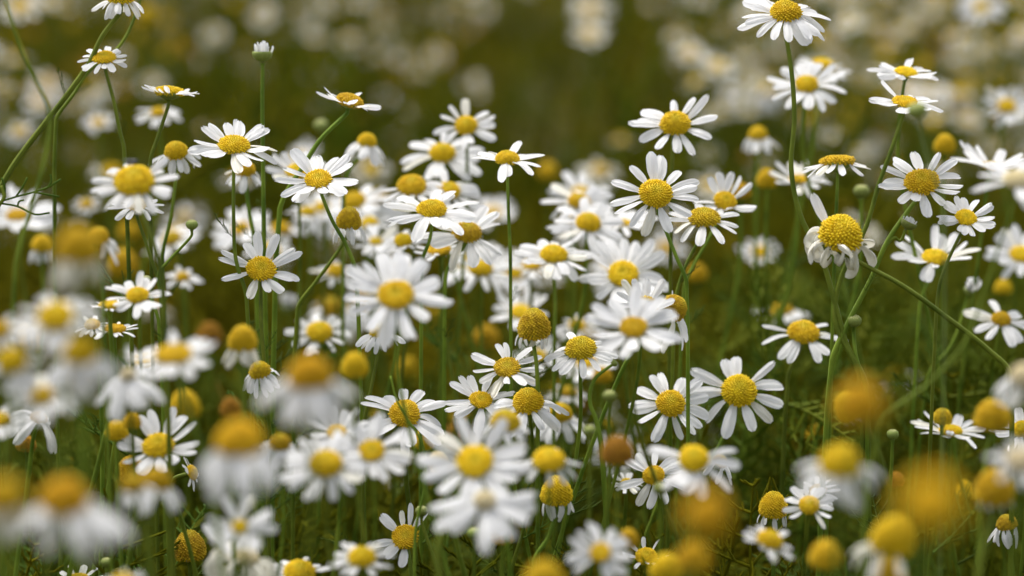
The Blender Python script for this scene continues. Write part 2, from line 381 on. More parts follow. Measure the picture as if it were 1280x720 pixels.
def make(kind, px, py, W, Sp, d, e, roll, N, label, seed, tone='y', way=None, arc=None, el=None, group=None, rad=None, leaves=None, near=True, pale=False, lean=None, pmat=None, wf=1.0, pos=None, buds=()):
    if kind in 'FDU' and 18 <= e < 50: e = min(54, e * 1.27)
    rr = random.Random(seed * 7919 + 13); ax = axis_of(e, roll)
    R = W * PX * d / 2; h = HH.get(kind, .3) * R
    org = (pos if pos is not None else at(px, py, d)) - ax * h * .42
    L = max(R * .6, (Sp - W) / 2 * PX * d / COSAV.get(kind, 1)) * (1.12 if kind in 'FDUR' and d < 1.1 else 1)
    if kind in 'FDU' and d < 1.1: N += 1
    if kind == 'O': L = max(Sp * PX * d * .70, R * 1.25)
    if kind == 'C': L = min(L, R * 1.75); N = max(8, N - 4); pmat = pmat or (M_PALE if d < .66 else None)
    P = stem_pts(org, ax, R * (2 if kind in 'KO' else 1), way, d, rr, lean)
    base = P[-1].copy()
    nm, cat, grp = NAME.get(kind, FLW)
    root = thing(nm, base, label, cat, group or grp)
    head(root, base, kind, org, ax, R, L, N, rr, tone, arc, near, el, pmat, wf)
    C = crom(P, 6 if near else 4); n = len(C); r0 = (rad or rr.uniform(.00052, .00072)) * (.58 if way and d > .63 else .66 if d > .63 else .52)
    rads = []
    for i in range(n):
        u = i / (n - 1); q = r0 * (1 + .45 * u)
        if i < 3: q = max(q, R * .22 * (1 - i / 3) + q * .5)
        rads.append(q)
    s = MB(); s.tube([c - base for c in C], rads, 12 if near else 5)
    st = link('stem', s.mesh('stem', M_STEMP if pale else M_STEM), root)
    nl = leaves if leaves is not None else (rr.choice((1, 2, 3)) if near else 0)
    for k in range(nl):
        low = [q for q in range(2, n - 1) if org.z - .15 < C[q].z < org.z - (.03 if org.z < .37 else .055)]
        if not low: continue
        i = rr.choice(low); c = C[i] - base; t = (C[i - 1] - C[i]).normalized(); a = rr.uniform(0, 6.28)
        out = Vector((math.cos(a), math.sin(a), 0)); x = (t * .7 + out * .8).normalized(); y = t.cross(x).normalized(); z = x.cross(y)
        l = rr.uniform(.014, .028)
        if not (clear(C[i]) and clear(C[i] + x * l * .5) and clear(C[i] + x * l)): continue
        M = Matrix(((x.x, y.x, z.x, c.x), (x.y, y.y, z.y, c.y), (x.z, y.z, z.z, c.z), (0, 0, 0, 1))) @ Matrix.Scale(l, 4)
        link('leaf', rr.choice(LEAF), st, M)
    if near and leaves is None and .64 < d < .80:
        i = min((q for q in range(2, n - 2)), key=lambda q: abs(C[q].z - (org.z - rr.uniform(.022, .05)))); c = C[i] - base; t = (C[i - 1] - C[i]).normalized(); a = rr.uniform(0, 6.28)
        x = (t * .9 + Vector((math.cos(a), math.sin(a), 0)) * .7).normalized(); y = t.cross(x).normalized(); z = x.cross(y)
        if clear(C[i] + x * .004): link('leaf', rr.choice(LEAF), st, Matrix(((x.x, y.x, z.x, c.x), (x.y, y.y, z.y, c.y), (x.z, y.z, z.z, c.z), (0, 0, 0, 1))) @ Matrix.Scale(rr.uniform(.005, .010), 4))
    for (bk, bx, by, bw, bs, be, br, bway) in buds:            # side shoots: a bud of the same plant, its stalk and pieces below it
        bax = axis_of(be, br); bR = bw * PX * d / 2; bo = at(bx, by, d)
        Q = [bo - bax * bR * .9, bo - bax * (bR * .9 + .003)] + [at(q[0], q[1], d) for q in bway]
        CQ = crom(Q, 6); m = MB(); m.tube([c - base for c in CQ], [.0004] * len(CQ), 6)
        stalk = link('side_stalk', m.mesh('side_stalk', M_STEM), root)
        head(stalk, base, bk, bo, bax, bR, bs * PX * d * .5, 14, rr, 'y')
    return root, C

# ------------------------------------------------------------------ the flowers one by one
# kind, px, py, disc width px, spread px, distance m, face-on angle, lean, petals, label, options
T = [
# --- upper left
('R',150,-7,30,66,.72,12,0,14,'chamomile cut by the top edge above the branching stem, petals hanging into view',dict(way=[(137,8),(128,45),(112,78),(88,113),(50,162),(18,205),(2,232),(-14,262)],rad=.0009,el=-35)),
('D',176,-16,28,64,.74,15,5,14,'chamomile cropped by the top edge on a thin side stem, right of its neighbour',dict(way=[(172,5),(158,45),(142,66),(112,88),(92,118),(70,150)])),
('F',130,71,27,70,.72,26,0,17,'small white chamomile in front of the branching stem near the top left corner',dict(way=[(134,92),(143,130),(150,165),(155,185)],el=-4)),
('F',212,113,34,74,.72,7,5,15,'flat white chamomile seen edge-on with orange-yellow centre, above the pair at the left',dict(way=[(207,140),(197,172),(188,200)],el=14,tone='o')),
('D',198,139,18,58,.89,22,0,13,'blurred white chamomile right behind the edge-on flat one',{}),
('F',122,152,16,46,1.06,30,0,13,'small hazy chamomile low behind the branching stem, left of the edge-on one',{}),
('R',220,186,27,62,.74,34,0,15,'chamomile with round yellow cone and folded-down petals, left of the sharp upswept one',dict(way=[(216,225),(214,270),(203,320)])),
('U',293,179,36,108,.71,24,5,15,'sharp white chamomile with long upswept petals standing high at left',dict(way=[(295,206),(292,270),(295,325),(308,370)],el=12)),
('R',306,209,24,56,.76,26,0,13,'half hidden chamomile with hanging petals directly under the upswept one',dict(way=[(307,226),(311,262),(318,300)])),
('D',168,222,47,112,.635,30,0,18,'large slightly soft chamomile with a small black fly on its yellow centre',dict(way=[(172,250),(190,300),(200,335),(205,380)],el=2)),
('D',170,254,23,68,.72,20,0,15,'smaller chamomile peeping out just below the one with the fly',dict(way=[(176,275),(188,320),(200,360)])),
('D',108,254,16,40,.95,28,0,12,'tiny blurred chamomile left of the peeping flower below the fly',{}),
('C',97,303,50,96,.47,12,0,14,'big blurred golden cone with cream petals hanging straight down, left side',dict(tone='o')),
('R',124,293,24,66,.63,20,10,12,'soft chamomile with white petals only on its right side, overlapping the big golden cone',dict(arc=(-75,30),way=[(128,320),(129,370),(130,420)])),
('C',52,303,24,50,.86,10,0,12,'small mature chamomile with drooping petals between the left edge and the golden cone',{}),
('D',222,290,22,52,1.05,30,0,13,'blurred chamomile behind the small round bud at the left',{}),
('K',183,349,13,0,.71,20,5,0,'tiny round green bud standing above the cluster left of centre',dict(way=[(188,372),(198,400)])),
('D',172,367,26,82,.66,26,0,13,'chamomile with two tall white petals beside its golden disc, top of the left cluster',dict(el=12)),
('F',137,380,26,50,.68,14,0,11,'orange-centred chamomile half hidden behind the two tall white petals',dict(tone='o')),
('D',115,404,18,46,.69,24,-5,13,'small white chamomile at the left end of the left cluster',{}),
('F',143,410,26,62,.69,14,0,14,'chamomile with flattened orange disc at the bottom of the left cluster',dict(tone='o',el=-6)),
('D',228,345,16,50,.86,25,0,12,'blurred small chamomile in the green gap right of the left cluster',{}),
('D',70,393,42,112,.50,30,0,16,'large blurred white chamomile, topmost of the out-of-focus bunch at the left edge',{}),
('R',100,436,40,100,.47,24,0,16,'blurred golden head with hanging petals, middle of the bunch at the left edge',dict(tone='o',el=-45)),
('R',15,448,34,84,.50,30,0,14,'blurred chamomile low at the left edge under the topmost one of the bunch',dict(tone='o')),
('D',-2,410,26,70,.52,30,0,14,'blurred chamomile cut by the left edge beside the bunch',dict(tone='o')),
('F',217,441,42,112,.55,22,0,16,'wide soft white chamomile with oval orange disc lying below the left cluster',dict(way=[(225,500),(262,600),(280,740)],tone='o',el=-4)),
('C',303,422,32,56,.62,14,0,13,'golden cone with short pale petals hanging, between the oval-disc flower and the droopy one',dict(tone='o')),
('R',324,461,24,58,.69,32,-10,15,'small sharp chamomile with yellow green centre, left of the huge blurred golden cone',dict(tone='g')),
('D',52,492,28,92,.52,30,0,14,'pale blurred chamomile low in the bunch near the left edge, orange centre',dict(tone='o')),
('R',160,467,18,84,.58,34,0,14,'chamomile with long hanging white petals and grey-yellow centre below the bunch',dict(tone='c',el=-30)),
('D',0,523,24,78,.60,24,0,14,'soft chamomile cut by the left edge, level with the twin bare yellow heads',{}),
('R',50,520,20,76,.68,20,20,13,'white chamomile sunk low with sharp petals pointing right, near the left edge',dict(tone='o',el=-25)),
('B',33,553,22,12,.75,10,0,5,'small brown withered head low near the left edge',dict(tone='b')),
('B',145,536,26,8,.66,14,0,4,'smooth yellow bare head, left of the twin bare heads',dict(tone='o')),
('B',165,525,20,8,.64,14,0,4,'smaller yellow bare head, right of the twin bare heads',dict(tone='o')),
('B',230,505,36,8,.88,12,0,4,'blurred round yellow bare head above the white flower at lower left',dict(tone='o')),
('U',198,555,37,106,.66,32,-5,12,'chamomile with broad spreading petals at lower left, left of the huge orange cone',dict(el=14)),
('B',164,585,32,10,.69,25,5,4,'sharp bumpy orange bare head just below the broad-petalled flower at lower left',dict(tone='o')),
('R',196,598,34,86,.55,16,8,12,'blurred chamomile with drooping white petals beside the bumpy orange head',dict(tone='o')),
('R',166,603,28,60,.52,16,-10,11,'blurred dull yellow chamomile with white petals at its left, under the bumpy head',dict(tone='g')),
('D',242,590,18,46,.70,16,70,10,'small chamomile turned sideways to the right at lower left',{}),
('R',300,545,56,136,.475,16,0,17,'huge blurred orange cone with a skirt of pale petals, lower left',dict(tone='n',el=-44)),
('B',288,508,24,8,.60,12,0,4,'small blurred ochre head just above the huge orange cone',dict(tone='b')),
('C',4,615,48,110,.40,20,0,14,'very blurred orange head cut by the left edge near the bottom',dict(tone='o')),
('R',80,618,56,146,.445,20,0,18,'very large blurred chamomile with orange dome and hanging petals in the bottom left corner',dict(tone='n',el=-36)),
('B',237,681,38,12,.70,12,0,9,'sharp bumpy olive cone with withered brown petal remains at the bottom left',dict(tone='g')),
('F',300,658,19,86,.56,42,0,15,'blurred white chamomile with small yellow centre right of the bumpy olive cone',{}),
('W',307,694,30,74,.61,12,0,12,'wilted head with curled cream petals below the small-centred white flower',dict(tone='c')),
('K',133,702,14,0,.68,15,0,0,'small round green bud at the bottom edge under the corner giant',{}),
('D',97,727,30,76,.70,26,0,14,'white chamomile showing only its sharp upper petals at the bottom edge, left',dict(el=14)),
('D',152,725,26,60,.55,26,0,13,'blurred white chamomile at the bottom edge beneath the green bud',{}),
# --- centre left
('O',328,66,25,22,.735,6,0,13,'half open bud with short upright white petals on a tall straight stem',dict(way=[(328,85),(328,130),(329,220),(330,300)])),
('K',401,156,18,0,.88,30,-5,0,'soft green bud left of the tilted flower on its slanting stem',dict(tone='g')),
('U',438,124,32,80,.73,14,16,13,'white chamomile tilted right on a slanting green stem, upper middle left',dict(way=[(424,146),(400,175),(382,203),(350,260)],el=8,tone='o',rad=.0008)),
('R',459,174,22,60,.80,16,10,10,'small soft chamomile with drooping petals just right of the slanting stem',dict(way=[(452,190),(440,208),(430,235)])),
('F',398,222,32,106,.71,32,-4,21,'many-petalled sharp white chamomile with round yellow disc, left of centre',dict(way=[(402,245),(415,275),(432,305),(445,340)])),
('U',372,213,28,76,.79,26,0,13,'softer chamomile peeping from behind the many-petalled one',{}),
('C',436,272,28,56,.73,12,5,13,'egg-shaped olive-yellow head with thin drooping petals, below right of the many-petalled one',dict(tone='g',way=[(428,300),(415,325),(395,352),(372,385)])),
('D',384,263,18,52,.88,22,0,12,'blurred chamomile directly underneath the many-petalled one',{}),
('D',351,284,22,56,.92,20,0,12,'blurred chamomile between the two sharp flowers at left, dim yellow centre',{}),
('F',327,335,35,104,.71,50,8,13,'sharp face-on white chamomile with widely spaced petals at the left of centre',dict(way=[(326,365),(326,400),(330,450)])),
('D',462,277,20,54,.85,24,0,12,'blurred chamomile just right of the egg-shaped olive head',{}),
('F',470,301,15,66,.84,30,0,14,'blurred white chamomile with tiny greenish centre beneath the egg-shaped head',dict(tone='g')),
('D',420,337,22,62,.87,22,0,12,'blurred chamomile between the spaced-petal flower and the big soft one',{}),
('F',494,367,41,134,.615,54,0,20,'big soft many-rayed white chamomile turned to the camera left of centre',dict(el=2)),
('D',399,413,30,82,.81,30,0,11,'soft chamomile with big gaps below left of the big many-rayed one',{}),
('R',474,412,23,58,.71,14,0,13,'small sharp chamomile tucked right under the big many-rayed one',dict(tone='g',way=[(486,425),(472,445),(465,480),(455,530)],el=-18)),
('R',387,464,50,126,.48,22,0,17,'huge blurred golden cone with pale skirt of petals, left of centre',dict(tone='n',el=-38)),
('B',443,455,30,10,.60,14,0,5,'blurred yellow bare head right of the huge golden cone',dict(tone='o')),
('O',360,383,16,26,.92,30,0,12,'blurred half open greenish-white flower in the gap left of the big soft one',{}),
# --- upper centre cluster
('D',583,155,26,78,.80,42,0,10,'soft white chamomile at the very top of the central cluster',dict(el=10)),
('D',553,189,29,102,.815,34,0,11,'soft long-petalled chamomile second from the top of the central cluster',{}),
('D',634,196,28,92,.73,16,0,15,'sharp white chamomile seen from the side at the right end of the central cluster',dict(way=[(636,215),(637,240),(636,275),(638,320)],el=4)),
('D',515,229,34,82,.785,28,0,12,'soft chamomile with large yellow dome at the left end of the central cluster',{}),
('D',560,236,28,92,.795,30,10,13,'soft chamomile between the large dome and the side-on flower of the central cluster',{}),
('D',540,259,34,118,.73,22,0,17,'sharp wide white chamomile in the very middle of the central cluster',dict(way=[(542,282),(537,300),(528,325)])),
('D',584,288,33,106,.745,26,5,13,'sharp chamomile with boxy golden dome, lower right of the central cluster',dict(tone='g',way=[(568,312),(560,335),(556,370)])),
('F',549,311,27,70,.77,20,-5,12,'small chamomile with oval disc wedged under the boxy-domed one',dict(tone='o')),
('D',504,299,21,62,.785,26,0,13,'small soft chamomile at the lower left of the central cluster',{}),
('D',601,333,27,88,.83,26,0,12,'soft chamomile at the bottom of the central cluster, right side',dict(tone='o')),
# --- centre right clump
('D',844,152,34,106,.745,38,0,11,'single white chamomile with tall dome standing alone at upper right of centre',dict(way=[(841,180),(840,205)],el=4)),
('D',820,240,38,112,.71,46,0,15,'sharp white chamomile with large textured yellow disc right of centre',dict(way=[(825,282),(845,320),(858,352)])),
('D',880,269,36,96,.73,20,0,12,'sharp chamomile with olive dome and petals spread flat, right of the large-disc one',dict(tone='g',way=[(872,300),(858,330),(845,370)])),
('U',907,250,26,84,.76,44,10,12,'white chamomile crowded behind the olive-domed one with raised left petals',dict(way=[(885,300),(868,330),(855,360)])),
('B',926,237,22,8,.86,14,0,3,'soft yellow bare head behind the crowded flower right of centre',dict(tone='o')),
('D',724,249,25,92,.82,26,5,12,'soft white chamomile, topmost left of the clump right of centre',{}),
('D',736,276,29,96,.795,30,5,14,'soft white chamomile just below the topmost left one of the right-of-centre clump',{}),
('F',778,278,22,84,.81,16,0,12,'soft side-on chamomile under the large textured disc',{}),
('D',692,315,31,94,.77,26,0,17,'chamomile with full ring of petals, leftmost of the clump right of the centre',dict(way=[(694,345),(694,380),(693,420)])),
('F',664,330,20,60,.84,26,0,12,'blurred white chamomile hiding behind the left end of the right-of-centre clump',{}),
('F',779,341,36,120,.775,46,0,17,'large soft white chamomile facing the camera in the middle of the right-of-centre clump',{}),
('C',667,404,38,58,.70,16,0,13,'sharp tall olive cone with white petals hanging straight down at picture centre',dict(tone='g',el=-66,way=[(670,450),(672,480)])),
('F',651,389,24,74,.86,34,0,14,'blurred white chamomile behind the tall olive cone at picture centre',{}),
('D',726,433,36,92,.70,28,0,12,'chamomile with olive dome and thin bent petals right of the tall cone',dict(tone='g',el=-14)),
('U',808,381,28,84,.695,36,10,11,'olive-centred chamomile with upright petal behind the brown-stained one',dict(tone='g')),
('R',846,383,32,100,.70,20,62,10,'chamomile facing right with olive dome and long petals fanned to the lower right',dict(tone='g',el=-8,arc=(-100,70))),
('F',792,408,31,122,.625,50,-4,13,'soft large white chamomile with golden centre in front of the two olive domes',dict(tone='o')),
('D',722,405,20,60,.88,26,0,12,'blurred chamomile behind the thin-petalled olive dome',{}),
('B',872,340,22,6,.95,12,0,3,'blurred yellow bare head below the flat-spread olive-domed flower',dict(tone='o')),
# --- middle lower
('F',634,458,31,94,.71,34,0,12,'sharp white chamomile, upper of the pair left of the tall olive cone',dict(tone='g')),
('F',601,499,27,96,.71,32,4,14,'sharp small-disc white chamomile, lower left of the pair near the tall olive cone',{}),
('D',506,515,36,114,.70,38,0,14,'sharp white chamomile with orange textured dome left of the pair',dict(tone='y')),
('R',660,499,36,92,.70,30,-6,14,'sharp chamomile with bumpy yellow dome and petals folding down beneath the tall olive cone',dict(el=-24)),
('R',700,514,28,76,.785,24,0,13,'soft gold-domed chamomile to the right of the bumpy yellow dome',dict(tone='o')),
('D',710,488,20,56,.85,20,0,12,'small blurred yellow-centred chamomile above the soft gold-domed one',dict(tone='g')),
('R',632,523,34,66,.62,20,0,12,'soft yellow dome with hanging petals wedged above the large blurred central flower',dict(tone='g')),
('F',594,576,43,136,.585,42,0,16,'large blurred white chamomile at the bottom centre, bright round yellow centre',dict(way=[(560,620),(548,680),(552,740)],rad=.0011)),
('D',606,624,26,128,.565,50,0,20,'blurred pale-centred white chamomile hanging below the large bottom centre one',dict(tone='c',el=-10,arc=(165,375))),
('F',465,562,31,104,.60,36,0,15,'blurred white chamomile, right one of the three overlapping at lower left of centre',{}),
('D',407,577,37,112,.58,34,0,15,'blurred white chamomile, lowest of the three overlapping at lower left of centre',{}),
('F',421,540,22,78,.64,36,0,14,'soft white chamomile, highest of the three overlapping at lower left of centre',{}),
('R',350,551,24,60,.62,28,0,14,'soft chamomile with short drooping petals left of the three overlapping ones',dict(tone='g')),
('F',507,670,32,86,.70,46,-4,14,'sharp white chamomile with widely separated petals low at the bottom centre',dict(arc=(35,300),way=[(512,700),(515,740)])),
('K',527,638,16,0,.69,14,0,0,'tiny round green bud in front of the widely separated petals at bottom centre',dict(way=[(527,660),(534,690),(546,710),(552,740)])),
('D',452,694,32,82,.60,24,0,13,'blurred white chamomile with tall yellow dome at the bottom edge, left of centre',{}),
('D',374,713,37,88,.65,26,0,11,'soft white chamomile cut by the bottom edge, left of the tall dome',{}),
('K',593,666,18,0,.66,14,0,0,'pale round bud under the large bottom centre flower',dict()),
('B',628,667,25,8,.66,14,0,3,'small gold bare head right of the pale round bud at bottom centre',dict(tone='o')),
('B',530,548,25,10,.75,16,0,5,'yellow bare head behind the orange-domed flower, half hidden',dict(tone='o')),
('B',547,576,24,10,.66,14,-20,5,'cream-brown faded head leaning left beside the large bottom centre flower',dict(tone='c')),
('D',686,572,38,84,.60,22,0,9,'soft chamomile with bright dome and few stubby petals right of the large bottom centre one',dict(tone='y',el=-25)),
('C',696,612,36,62,.69,14,0,12,'brownish-gold cone with sharp white petals hanging down, right of bottom centre',dict(tone='o',el=-70,way=[(690,650),(685,672),(668,700)])),
('D',839,502,34,104,.725,46,0,15,'sharp white chamomile with long petals below the fanned-right one',dict()),
('D',924,486,41,120,.735,48,0,10,'big chamomile with round golden disc and few broad petals, right of centre',dict(tone='y',way=[(912,530),(900,555),(880,590)])),
('D',817,593,25,92,.71,48,-18,12,'sharp white chamomile half covered by the blurred white petals at lower right of centre',dict()),
('D',867,571,35,112,.60,38,0,13,'blurred white chamomile covering its sharp neighbour at lower right of centre',dict(arc=(150,20))),
('R',902,575,18,50,.70,24,30,10,'small chamomile with olive centre and petals to the right, behind the blurred white one',dict(tone='g')),
('K',826,610,18,0,.62,30,0,0,'blurred pale green bud in front of the half covered flower',{}),
('B',772,560,38,10,.58,12,0,4,'blurred rust-brown head standing between the bright dome and the half covered flower',dict(tone='b')),
('K',762,494,17,0,.64,14,0,0,'blurred dull pinkish-brown bud above the rust-brown head',dict(tone='b')),
('B',753,467,22,8,.84,14,0,4,'blurred yellow bare head below the brown-stained flower',dict(tone='o')),
('K',737,537,15,0,.62,14,0,0,'blurred pale green bud left of the rust-brown head',{}),
('F',750,690,25,82,.57,56,0,15,'blurred white chamomile facing the camera at the bottom edge, right of centre',{}),
('U',808,694,25,60,.70,34,0,8,'sharp small chamomile with few short raised petals at the bottom edge right of centre',{}),
('B',832,706,36,8,.57,14,0,3,'blurred yellow bare head at the bottom edge beside the few-petalled small flower',dict(tone='o')),
('B',887,640,54,10,.375,16,25,4,'very blurred broad golden-brown head at the bottom right of centre',dict(tone='n')),
('B',866,694,40,10,.47,14,0,4,'blurred golden head below the very broad golden-brown one',dict(tone='n')),
('B',785,672,24,8,.60,14,0,3,'small blurred yellow head above the few-petalled small flower at the bottom',dict(tone='o')),
('B',680,722,46,8,.50,14,0,3,'blurred yellow head cut by the bottom edge at the centre',dict(tone='o')),
('F',783,603,15,42,.74,30,0,11,'tiny white chamomile low behind the rust-brown head',dict(tone='g')),
# --- upper right
('D',982,12,37,116,.71,24,0,19,'full white chamomile at the top edge on a long curving dark stem',dict(way=[(983,42),(990,95),(993,150),(989,210),(1000,268),(1028,325),(1044,380),(1058,430),(1082,480)],el=-6,rad=.00085)),
('D',1009,103,27,94,.80,32,0,14,'soft white chamomile beside the long curving stem at upper right',dict(tone='y')),
('D',1030,79,28,76,.86,16,10,11,'blurred chamomile behind and above the soft one by the curving stem',dict(tone='y')),
('F',1133,89,26,90,.75,20,6,12,'white chamomile, upper of the two stacked at the upper right',dict()),
('F',1131,126,29,100,.71,20,2,13,'sharp white chamomile, lower of the two stacked at the upper right on a slanting stem',dict(way=[(1127,150),(1114,188),(1098,232),(1082,285),(1052,345),(1044,400),(1074,470)],rad=.0008)),
('K',1146,137,24,0,.60,20,-10,0,'blurred pale bud in front of the lower stacked flower at upper right',dict(pale=True,way=[(1146,160),(1160,200),(1180,260)],rad=.0003,leaves=0)),
('F',1046,200,40,92,.73,3,-3,15,'chamomile seen edge-on with flat-topped golden disc and petals drooping to the right',dict(el=-24,tone='o',way=[(1047,215),(1046,250),(1044,290)])),
('U',1153,225,39,106,.71,36,-6,14,'sharp white chamomile with large textured disc and upswept petals at the right',dict(way=[(1135,258),(1110,300),(1088,350),(1062,400),(1040,450)],el=4,rad=.0008,
      buds=[('O',1136,279,21,17,12,25,[(1118,297),(1102,318),(1092,343)])])),
('B',1181,179,24,8,.85,12,0,3,'soft golden bare head behind the upswept flower at the right',dict(tone='o')),
('U',1240,206,22,92,.78,16,10,11,'white chamomile with rising petals near the right edge, left of the blurred pale one',{}),
('D',1272,222,34,110,.59,20,0,15,'blurred pale-centred white chamomile cut by the right edge',dict(tone='c',way=[(1265,260),(1248,310),(1232,360),(1205,430),(1160,480),(1100,530)],rad=.0005)),
('W',1052,288,50,86,.69,34,6,17,'large golden dome with curled wilted cream petals and one upright strip at the right',dict(way=[(1062,320),(1085,333),(1128,357),(1185,398),(1236,438),(1262,465)],rad=.0008,pmat=None)),
('F',1208,271,25,78,.71,36,2,17,'small sharp complete white daisy-like chamomile near the right edge',dict(way=[(1203,290),(1192,315),(1176,350),(1170,400)])),
('K',1077,238,20,0,.79,12,0,0,'soft white-green bud right of the edge-on golden disc',{}),
('U',1169,320,30,102,.765,22,0,15,'white chamomile with shallow bowl of petals below the small complete one',dict(way=[(1163,345),(1150,380)])),
('K',1068,400,18,0,.71,26,0,0,'round green bud with open tip below the wilted golden dome',dict(way=[(1067,418),(1070,445),(1083,490)])),
('O',1213,362,16,26,.79,30,15,9,'small half opened flower with narrow petals between the bowl-shaped one and the right edge',dict(way=[(1205,390),(1190,430),(1160,470)])),
('D',1252,397,23,88,.78,26,6,11,'soft white chamomile with orange centre low near the right edge',dict(tone='o')),
('B',1254,357,20,8,.90,14,0,4,'blurred orange-yellow head above the orange-centred flower near the right edge',dict(tone='o')),
('F',1276,317,26,88,.85,36,0,14,'blurred white chamomile cut by the right edge halfway up',{}),
('F',1259,132,21,68,.96,44,0,14,'blurred white chamomile with yellow eye near the right edge, upper part',{}),
('F',1226,8,18,68,1.22,44,0,14,'faint blurred white chamomile at the top right corner',{}),
('F',998,223,22,76,.82,20,0,13,'soft white chamomile left of the edge-on golden disc behind the curving stem',{}),
('B',959,222,24,8,.85,14,0,4,'soft golden bare head left of the curving stem',dict(tone='o')),
('R',947,166,22,52,.88,16,0,11,'blurred chamomile with drooping petals and orange dome left of the curving stem',dict(tone='o')),
('F',950,314,20,58,.97,34,0,13,'blurred white chamomile in the gap left of the wilted golden dome',{}),
('D',1005,412,37,102,.755,26,2,11,'white chamomile with plain round disc standing in the gap below the wilted dome',dict(way=[(998,440),(985,470)],tone='y',arc=(150,35))),
# --- lower right
('B',1075,500,54,20,.395,14,0,6,'very blurred golden head with pale underside at lower right',dict(tone='n')),
('C',1060,506,38,44,.62,14,-40,5,'golden cone with one cream petal at its left, just behind the very blurred golden head',dict(tone='y')),
('R',1051,574,48,112,.50,20,0,14,'blurred chamomile with orange oval centre and white petals hanging, below the very blurred golden head',dict(tone='o',el=-35)),
('C',967,630,33,52,.70,14,0,9,'sharp bumpy yellow cone with few short petals, left of the small full flower',dict(tone='y')),
('D',1012,630,24,68,.665,40,0,13,'small full white chamomile with yellow disc at lower right',{}),
('D',1022,612,20,56,.73,30,-8,12,'white petals fanned out of a chamomile right behind the small full one',dict(tone='g')),
('D',963,673,30,72,.60,22,20,11,'blurred yellow-domed chamomile with petals to the lower right, below the bumpy cone',{}),
('B',1033,690,38,10,.56,14,0,4,'blurred upright golden cone at the bottom edge, right part',dict(tone='o')),
('C',1117,668,50,104,.525,18,8,13,'big blurred golden dome with white petals on its left side at the bottom right',dict(tone='o',arc=(100,300),el=-25)),
('B',1112,714,38,10,.55,14,0,4,'blurred golden head cut by the bottom edge under the big golden dome',dict(tone='o')),
('B',1165,622,72,10,.315,14,0,3,'enormous out-of-focus brownish gold head at the lower right, nearest to the camera',dict(tone='n')),
('B',1241,516,42,14,.60,12,0,7,'golden cone with brown underside on a thick stem near the right edge',dict(tone='o',way=[(1236,548),(1228,600)])),
('B',1178,519,22,8,.745,14,0,3,'small dark gold bare head rising above the white flower near the right edge',dict(tone='g')),
('U',1188,537,27,90,.75,14,0,14,'white chamomile seen from the side beneath the small dark gold head',dict(el=10)),
('C',1243,607,45,58,.56,12,0,12,'blurred golden cone with short pale skirt on a thick green stem at the right edge',dict(tone='o',rad=.0011,way=[(1232,650),(1226,700),(1222,740)])),
('D',1278,572,36,84,.50,30,0,13,'blurred white chamomile cut by the right edge in the lower part',dict(tone='c')),
('R',1282,466,34,86,.54,30,0,13,'blurred white chamomile with hanging petals cut by the right edge at mid height',dict(tone='c')),
('D',1278,535,24,80,.72,30,-14,12,'sharp white petals of a chamomile sticking out at the right edge behind the blurred ones',{}),
('R',1258,652,24,60,.70,12,-10,11,'white chamomile folded downward low at the right edge',dict(el=-55,tone='g')),
('B',1205,610,20,8,.80,14,0,3,'small blurred orange bare head behind the enormous gold one',dict(tone='o')),
('K',1116,542,15,0,.70,14,0,0,'small green bud on a leafy stem at lower right',dict(leaves=5)),
('B',1022,541,24,8,.86,14,0,3,'blurred gold bare head in the dark gap at lower right',dict(tone='o')),
('B',1120,598,20,8,.78,14,0,3,'blurred rusty bare head left of the enormous gold one',dict(tone='b')),
# --- far blurred ones that can be told apart
('F',738,12,20,61,1.7,40,0,14,'blurred white chamomile at the top edge, upper of the pair right of centre',dict(pmat=M_PALE)),
('F',737,42,18,54,1.5,40,0,14,'blurred white chamomile, lower of the pair by the top edge right of centre',dict(pmat=M_PALE)),
('F',862,66,17,51,1.45,34,0,13,'blurred white chamomile, left of the faint pair behind the lone flower',dict(pmat=M_PALE)),
('F',897,82,18,56,1.40,36,0,13,'blurred white chamomile, right of the faint pair behind the lone flower',dict(pmat=M_PALE)),
('D',750,212,20,60,1.25,30,0,13,'blurred white chamomile in the gap above the right-of-centre clump',dict(pmat=M_PALE)),
('B',685,212,22,6,1.1,14,0,3,'blurred dull gold bare head in the gap above the right-of-centre clump',dict(tone='o')),
('F',25,8,22,66,1.3,34,0,14,'blurred white chamomile in the top left corner',dict(pmat=M_PALE)),
('B',182,18,22,6,1.5,14,0,3,'blurred orange bare head under the top edge at the left',dict(tone='o')),
('F',22,268,26,110,.88,26,0,15,'blurred broad white chamomile at the left edge behind the dark twiggy leaf',dict(tone='o')),
('D',25,164,16,44,1.15,30,0,12,'blurred pale chamomile near the left edge above the broad one',{}),
('B',160,287,24,6,1.05,14,0,3,'blurred yellow bare head just right of the big golden cone at left',dict(tone='o')),
('B',153,327,34,6,.97,14,0,3,'blurred yellow bare head above the tiny round green bud',dict(tone='o')),
('B',262,417,30,6,.95,14,0,3,'blurred brown-yellow head in the gap left of the pale-petalled golden cone',dict(tone='b')),
('B',608,419,28,6,.95,14,0,3,'blurred dull yellow head in the dark gap left of the tall olive cone',dict(tone='o')),
]
for i, (kind, px, py, W, Sp, d, e, roll, N_, label, opt) in enumerate(T):
    make(kind, px, py, W, Sp, d, e, roll, N_, label, i + 1, **opt)

